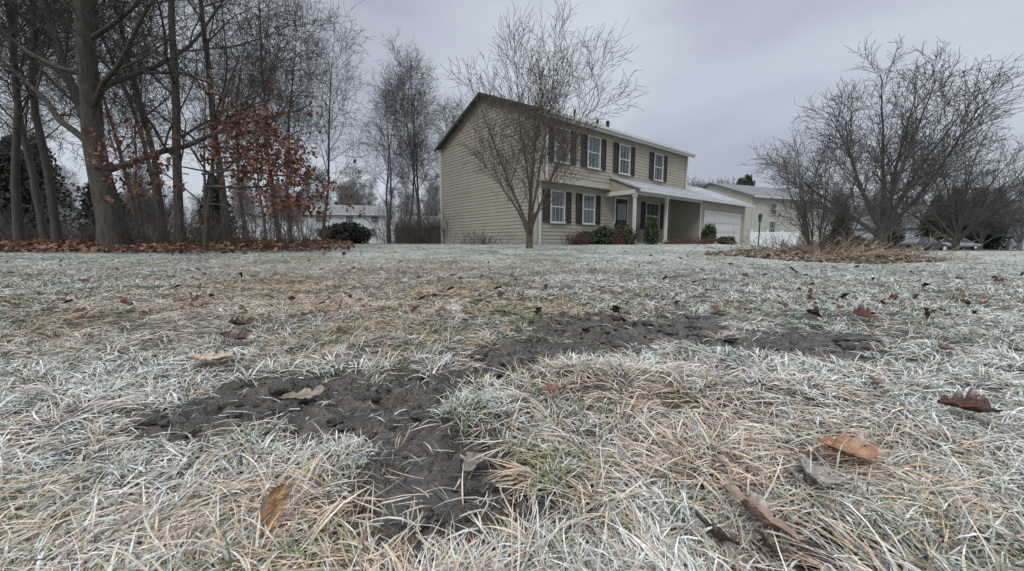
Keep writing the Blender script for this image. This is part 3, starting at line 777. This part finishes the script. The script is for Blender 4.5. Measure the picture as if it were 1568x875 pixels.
mb.box(gd0-.12,gd0,PY-.05,PY-.018,-.8,1.85,0); mb.box(gd1,gd1+.12,PY-.05,PY-.018,-.8,1.85,0); mb.box(gd0,gd1,PY-.05,PY-.018,1.73,1.85,0)
for r_ in range(4):
    z0=-.42+r_*.537
    mb.box(gd0,gd1,PY-.035,PY-.018,z0+.012,z0+.525,0)
    for c in range(8):
        w=(gd1-gd0)/8; mb.box(gd0+c*w+.08,gd0+(c+1)*w-.08,PY-.05,PY-.036,z0+.1,z0+.44,0)
mb.box(GX0-.03,GX0+.08,PY-.03,PY-.017,-.5,2.3,0)
mb.make('garage_door', H, [M_trim])
mb = MB()
mb.box(-.28,.28,-.26,.26,.36,.41,0)
for i in range(5): mb.box(-.26+i*.105,-.17+i*.105,.24,.28,.41,1.0,0)
for a in (-.28,.23):
    for b_ in (-.26,.21): mb.box(a,a+.05,b_,b_+.05,0,.36,0)
    mb.box(a,a+.06,-.28,.235,.60,.64,0); mb.box(a,a+.05,-.26,-.21,.41,.6,0)
o = mb.make('porch_chair', None, [M_red]); wx,wy = loc2w(7.3,-.75); o.location=(wx,wy,HZ+.10); o.rotation_euler=(0,0,ang)

def shr_at(name, s, yy, rad, n, size, **k):
    wx,wy = loc2w(s,yy); return foliage(name, (wx,wy,HZ-.05), rad, n, size, **k)
shr_at('rhododendron_bush', 1.9,-1.0,(.42,.4,.34),1100,.09, c2=(.08,.09,.045))
shr_at('rhododendron_bush', 2.7,-1.2,(.50,.45,.46),1500,.10, noise=.5)
shr_at('rhododendron_bush', 3.75,-1.5,(.60,.5,.50),1900,.10, c1=(.03,.035,.018), c2=(.08,.09,.045), noise=.5)
shr_at('holly_bush', 4.75,-2.3,(.30,.30,.66),1300,.08, c2=(.07,.11,.04), noise=.45)
shr_at('holly_bush', 10.2,-2.3,(.36,.36,.6),1300,.09)
shr_at('holly_bush', 11.4,-2.7,(.5,.45,.26),1100,.09, c2=(.09,.10,.05))
for s0,yy0,sp,h_ in ((1.1,-1.2,.35,.7),(3.2,-1.6,.3,.75),(8.4,-2.2,.6,.55),(9.4,-2.5,.5,.55),(6.9,-2.1,.4,.35)):
    wx,wy = loc2w(s0,yy0)
    brush('barberry_shrub', 150, lambda r,wx=wx,sp=sp: r.gauss(wx,sp*.6), lambda r,wy=wy,sp=sp: r.gauss(wy,sp*.5), h_, M_twigred, int(s0*10), rad=.006)
mb = MB()
mb.cyl((0,0,-.2),(0,0,1.25),.03,.025,10,0); mb.cyl((0,0,1.25),(0,0,1.3),.06,.07,8,0)
mb.cyl((0,0,1.3),(0,0,1.52),.06,.09,6,1); mb.cyl((0,0,1.52),(0,0,1.64),.12,.02,6,0)
o = mb.make('lamp_post', None, [M_black, M_glass]); o.location=(11.6,18.4,Z(11.6,18.4)-.1)
# ------------------------------------------------------------------ neighbours
def house(name, x, y, rz, L, Wd, ev, rg, msid, mroof, wins, zb=None, shut=False):
    e = empty(name, (x,y,Z(x,y)-.1 if zb is None else zb), rz); mb = MB(); mid=Wd/2; sl=(rg-ev)/mid
    mb.box(.01,L-.01,.01,Wd-.01,-1,ev-.02,0); mb.prism([(.02,ev-.02),(Wd-.02,ev-.02),(mid,rg-.04)],'x',.01,L-.01,0)
    lo=lambda z:0. if z<ev else min(mid,(z-ev)/sl); hi=lambda z:Wd if z<ev else max(mid,Wd-(z-ev)/sl)
    mb.siding((0,0,0),(0,1,0),(-1,0,0),lo,hi,0,rg-.05,.2); mb.siding((L,0,0),(0,1,0),(1,0,0),lo,hi,0,rg-.05,.2)
    mb.siding((0,0,0),(1,0,0),(0,-1,0),lambda z:0.,lambda z:L,0,ev,.2)
    mb.make('siding_walls', e, [msid])
    mb2 = MB()
    for s0 in (-1,1):
        y0 = -.35 if s0<0 else Wd+.35; ym = mid+(0 if s0<0 else .001)
        mb2.prism([(y0,ev-.35*sl),(ym,rg),(ym,rg+.12),(y0,ev-.35*sl+.12)],'x',-.3,L+.3,0)
    mb2.make('roof', e, [mroof])
    mb3 = MB()
    for (xc,z0,z1,w,side) in wins:
        if side=='f': window(mb3,xc,z0,z1,w,-.021,shut)
        else:
            mb3.box(-.07,-.022,xc-w/2-.08,xc+w/2+.08,z0-.08,z1+.08,0); mb3.box(-.08,-.071,xc-w/2,xc+w/2,z0,z1,1)
            mb3.box(-.088,-.081,xc-w/2,xc+w/2,(z0+z1)/2-.025,(z0+z1)/2+.025,0)
    mb3.box(-.3,L+.3,-.47,-.36,ev-.35*sl-.02,ev-.35*sl+.1,0)
    mb3.make('windows_and_trim', e, [M_trim,M_glass,M_shut,M_curt])
    return e
house('yellow_neighbour_house', 22.2, 36.5, R(24), 11, 9, 4.6, 6.3, M_yel, M_roofG, [(3,1,2.3,.9,'f'),(8.2,1,2.3,1.4,'f'),(3,3.0,4.0,.9,'f'),(7,3.0,4.0,.9,'f'),(4.5,3.2,4.3,.9,'g'),(3,1.,2.3,.9,'g')])
house('white_neighbour_house', -29.5, 56, R(12), 11, 8, 4.2, 5.7, M_wht, M_roofG, [(2,.9,2.1,1,'f'),(5,.9,2.1,1,'f'),(9,.9,2.1,1,'f'),(2,3,3.9,1,'f'),(6,3,3.9,1,'f'),(9.5,3,3.9,1,'f')])
house('grey_neighbour_house', -18.0, 62, R(5), 7, 8, 2.8, 4.4, M_wht, M_roofG, [(2,.9,2.1,1,'f'),(5,.9,2.1,1.2,'f')])
house('white_cottage', -54, 34, R(-12), 9, 8, 3.3, 4.8, M_wht, M_roofG, [(2,.9,2.1,1,'f'),(6,.9,2.1,1.4,'f')])
house('white_ranch_house', 72, 55, R(-10), 14, 8, 3.8, 5.8, M_wht, M_roofG, [(2,.9,2.1,1,'f'),(5,.9,2.1,1,'f'),(9,.9,2.1,1,'f')])
house('grey_neighbour_house', 56, 66, R(-5), 14, 8, 3.6, 5.6, M_wht, M_roofG, [(2,.9,2.1,1,'f'),(5,.9,2.1,1,'f'),(9,.9,2.1,1,'f')])
mb = MB(); 
fl=3.8; mb.box(0,fl,-.02,.02,.12,1.15,0); mb.box(0,fl,-.035,.035,.02,.119,0); mb.box(0,fl,-.035,.035,1.151,1.25,0)
for i in range(4): 
    mb.box(i*fl/3-.07,i*fl/3+.07,-.07,.07,-.5,1.35,0); mb.box(i*fl/3-.09,i*fl/3+.09,-.09,.09,1.351,1.39,0)
for i in range(24): mb.box(i*fl/24+.01,i*fl/24+.145,-.028,-.021,.121,1.149,0)
o = mb.make('white_vinyl_fence', None, [M_vinyl]); o.location=(15.6,25.6,-.2); o.rotation_euler=(0,0,R(14))
mb = MB()
for i in range(46): mb.box(i*.145,i*.145+.13,-.01,.01,0,1.25+.02*math.sin(i*3),0)
mb.box(0,6.6,.011,.05,.3,.38,0); mb.box(0,6.6,.011,.05,.95,1.03,0)
o = mb.make('wooden_fence', None, [M_fencew]); o.location=(-8.2,27.5,.2); o.rotation_euler=(0,0,R(-4))
foliage('yew_bush', (-9.1,21.5,.15), (1.35,1.2,.72), 4500, .12, c1=(.02,.022,.016), c2=(.06,.062,.045), noise=.2)
for i,(x_,y_,w_,h_) in enumerate(((-40,32,3,4.2),(-36,27,3,3.0),(-45,38,4,5),(-31,30,2.5,2.8),(-50,36,4,4.5),(-27,36,2.4,3.0))):
    foliage('pine_tree', (x_,y_,.1), (w_,w_,h_), 5000, .30, conifer=True, c1=(.025,.032,.022), c2=(.065,.08,.055))
for (x_,y_,w_,h_) in ((34.5,60,2.8,5.0),(38,64,3.4,5.6),(31.5,58,2.2,3.8)):
    foliage('pine_tree', (x_,y_,-.5), (w_*1.2,w_*1.2,h_), 4000, .42, conifer=True, c1=(.03,.045,.035), c2=(.07,.09,.06))
for (x_,y_,w_,h_) in ((58,54,3,3.6),(63,56,3.4,4.2),(56,58,2.6,3.0),(69,59,3.5,4.4),(76,62,4,4.6),(66,54,2.6,3.0),(47,56,2.6,3.2)):
    foliage('pine_tree', (x_,y_,-.8), (w_,w_*.9,h_), 4500, .30, c1=(.03,.04,.028), c2=(.075,.09,.06), conifer=True)
foliage('yew_bush', (31.3,36,-.6), (1.8,1.4,.8), 2500, .2, c1=(.015,.018,.012), c2=(.05,.055,.035), noise=.25)

# ------------------------------------------------------------------ road
gxr = np.linspace(30,150,110); w8 = np.linspace(0,7,8)
Xr, Wr = np.meshgrid(gxr, w8); Yr = 42+Wr+.06*(Xr-22)
zr = gz(Xr, Yr)+.03
ii = np.arange(Xr.size).reshape(Xr.shape)
Fr = np.stack([ii[:-1,:-1].ravel(), ii[:-1,1:].ravel(), ii[1:,1:].ravel(), ii[1:,:-1].ravel()],1)
link(bpy.data.objects.new('street', np_mesh('street', np.stack([Xr.ravel(),Yr.ravel(),zr.ravel()],1), Fr, M_asph)))

# ------------------------------------------------------------------ cars
def car(name, x, y, rz, paint, rough=.25):
    e = empty(name, (x,y,Z(x,y)+.03), rz)
    M = mat(name+'_paint', paint, rough, .03, 2, spec=.4)
    sec = [(-2.35,.62,.42,.72),(-2.28,.80,.30,.86),(-1.9,.88,.24,.93),(-1.0,.90,.22,.95),(0,.91,.22,.93),(.9,.90,.22,.92),(1.5,.88,.24,.86),(2.1,.82,.28,.76),(2.33,.66,.38,.62)]
    V=[];F=[]
    for (sx,hw,zl,zb) in sec:
        zm=(zl+zb)/2
        V += [(sx,-hw*.86,zl),(sx,-hw,zm),(sx,-hw*.93,zb-.05),(sx,-hw*.8,zb),(sx,hw*.8,zb),(sx,hw*.93,zb-.05),(sx,hw,zm),(sx,hw*.86,zl)]
    for i in range(len(sec)-1):
        for j in range(8):
            k=(j+1)%8; F.append((i*8+j,i*8+k,(i+1)*8+k,(i+1)*8+j))
    F.append(tuple(range(8))); F.append(tuple(range((len(sec)-1)*8,len(sec)*8))[::-1])
    me = bpy.data.meshes.new('body'); me.from_pydata(V,[],F); me.materials.append(M); me.update()
    o = bpy.data.objects.new('body', me); link(o,e); s=o.modifiers.new('s','SUBSURF'); s.levels=1; s.render_levels=2
    for p in me.polygons: p.use_smooth=True
    mb=MB()
    def gh(z0,z1,xa,xb,xc,xd,w0,w1,m):
        b=len(mb.v); mb.v += [(xa,-w0,z0),(xb,-w0,z0),(xb,w0,z0),(xa,w0,z0),(xc,-w1,z1),(xd,-w1,z1),(xd,w1,z1),(xc,w1,z1)]
        for q in ((0,3,2,1),(4,5,6,7),(0,1,5,4),(1,2,6,5),(2,3,7,6),(3,0,4,7)): mb.f.append(tuple(b+i for i in q)); mb.m.append(m)
    gh(.88,1.36,-1.75,1.15,-1.05,.35,.78,.62,1)
    gh(1.355,1.43,-1.10,.42,-.85,.2,.635,.56,0)
    for sy in (-1,1):
        for (a,b_) in ((1.15,.35),(-.35,-.35),(-1.75,-1.05)):
            mb.cyl((a,sy*.785,.88),(b_,sy*.63,1.37),.035,.03,6,0)
        for wx in (-1.4,1.42):
            mb.cyl((wx,sy*.70,.32),(wx,sy*.90,.32),.33,.33,20,2); mb.cyl((wx,sy*.90,.32),(wx,sy*.915,.32),.20,.18,14,3)
        mb.box(2.15,2.3,sy*.62-.14,sy*.62+.14,.58,.68,3); mb.box(-2.34,-2.2,sy*.6-.14,sy*.6+.14,.66,.8,4)
        mb.box(.75,.9,sy*.92-.06,sy*.92+.06,.92,1.03,0)
    mb.make('cabin_and_wheels', e, [M,M_glass,M_black,M_trim,M_red])
car('parked_car', 42.6, 40.5, R(8), (.018,.024,.036), .4)
car('parked_car', 57.5, 50.5, R(0), (.36,.37,.38))
mb = MB(); mb.box(-.05,.05,-.05,.05,-.3,1.0,0); mb.box(-.09,.09,-.25,.25,1.0,1.13,1)
mb.prism([(-.09,1.131),(.09,1.131),(.075,1.19),(.04,1.225),(0,1.235),(-.04,1.225),(-.075,1.19)],'y',-.25,.25,1)
mb.box(.095,.105,-.1,-.07,1.1,1.3,2)
o=mb.make('mailbox',None,[M_fencew,M_black,M_red]); o.location=(38.5,30.3,Z(38.5,30.3))

# ------------------------------------------------------------------ world
w = bpy.data.worlds.new('World'); sc.world = w; w.use_nodes = True
nt = w.node_tree; N = nt.nodes; L = nt.links; bg = N['Background']; bg.inputs['Strength'].default_value = .1
sky = N.new('ShaderNodeTexSky'); sky.sky_type='NISHITA'; sky.sun_disc=False
SE, SR = R(48), R(200)
sky.sun_elevation = SE; sky.sun_rotation = SR
tc = N.new('ShaderNodeTexCoord'); sp = N.new('ShaderNodeSeparateXYZ'); L.new(tc.outputs['Generated'], sp.inputs[0])
mp = N.new('ShaderNodeMapping'); mp.inputs['Scale'].default_value=(1,1,2.2); mp.inputs['Location'].default_value=(1.1,.35,.0); L.new(tc.outputs['Generated'], mp.inputs[0])
no = N.new('ShaderNodeTexNoise'); no.inputs['Scale'].default_value=1.8; no.inputs['Detail'].default_value=4; no.inputs['Roughness'].default_value=.42; no.inputs['Distortion'].default_value=.3
L.new(mp.outputs[0], no.inputs['Vector'])
cr = N.new('ShaderNodeValToRGB'); cr.color_ramp.elements[0].position=.34; cr.color_ramp.elements[0].color=(.43,.475,.545,1)
cr.color_ramp.elements[1].position=.66; cr.color_ramp.elements[1].color=(.65,.72,.795,1)
L.new(no.outputs['Fac'], cr.inputs[0])
mz = N.new('ShaderNodeMapRange'); mz.inputs['From Min'].default_value=.5; mz.inputs['From Max'].default_value=.95; mz.inputs['To Min'].default_value=10; mz.inputs['To Max'].default_value=38
L.new(sp.outputs['Z'], mz.inputs['Value'])
vm = N.new('ShaderNodeVectorMath'); vm.operation='SCALE'; L.new(cr.outputs[0], vm.inputs[0]); L.new(mz.outputs[0], vm.inputs['Scale'])
mx = N.new('ShaderNodeMix'); mx.data_type='RGBA'; mx.inputs['Factor'].default_value=.93
L.new(sky.outputs[0], mx.inputs['A']); L.new(vm.outputs[0], mx.inputs['B']); L.new(mx.outputs['Result'], bg.inputs['Color'])

sd = bpy.data.lights.new('sun','SUN'); sd.energy=1.35; sd.angle=R(18); sd.color=(1,.96,.91)
so = bpy.data.objects.new('sun', sd); link(so); so.rotation_euler=(R(90)-SE, 0, R(-20))

cam = bpy.data.cameras.new('camera'); co = bpy.data.objects.new('camera', cam); link(co)
co.location=(0,0,.42); cam.lens=13.66; cam.sensor_width=36; cam.clip_start=.02; cam.clip_end=2000
co.rotation_euler=(R(90-6.45),0,0)
sc.camera = co
sc.view_settings.view_transform='Standard'; sc.view_settings.look='None'; sc.view_settings.exposure=0
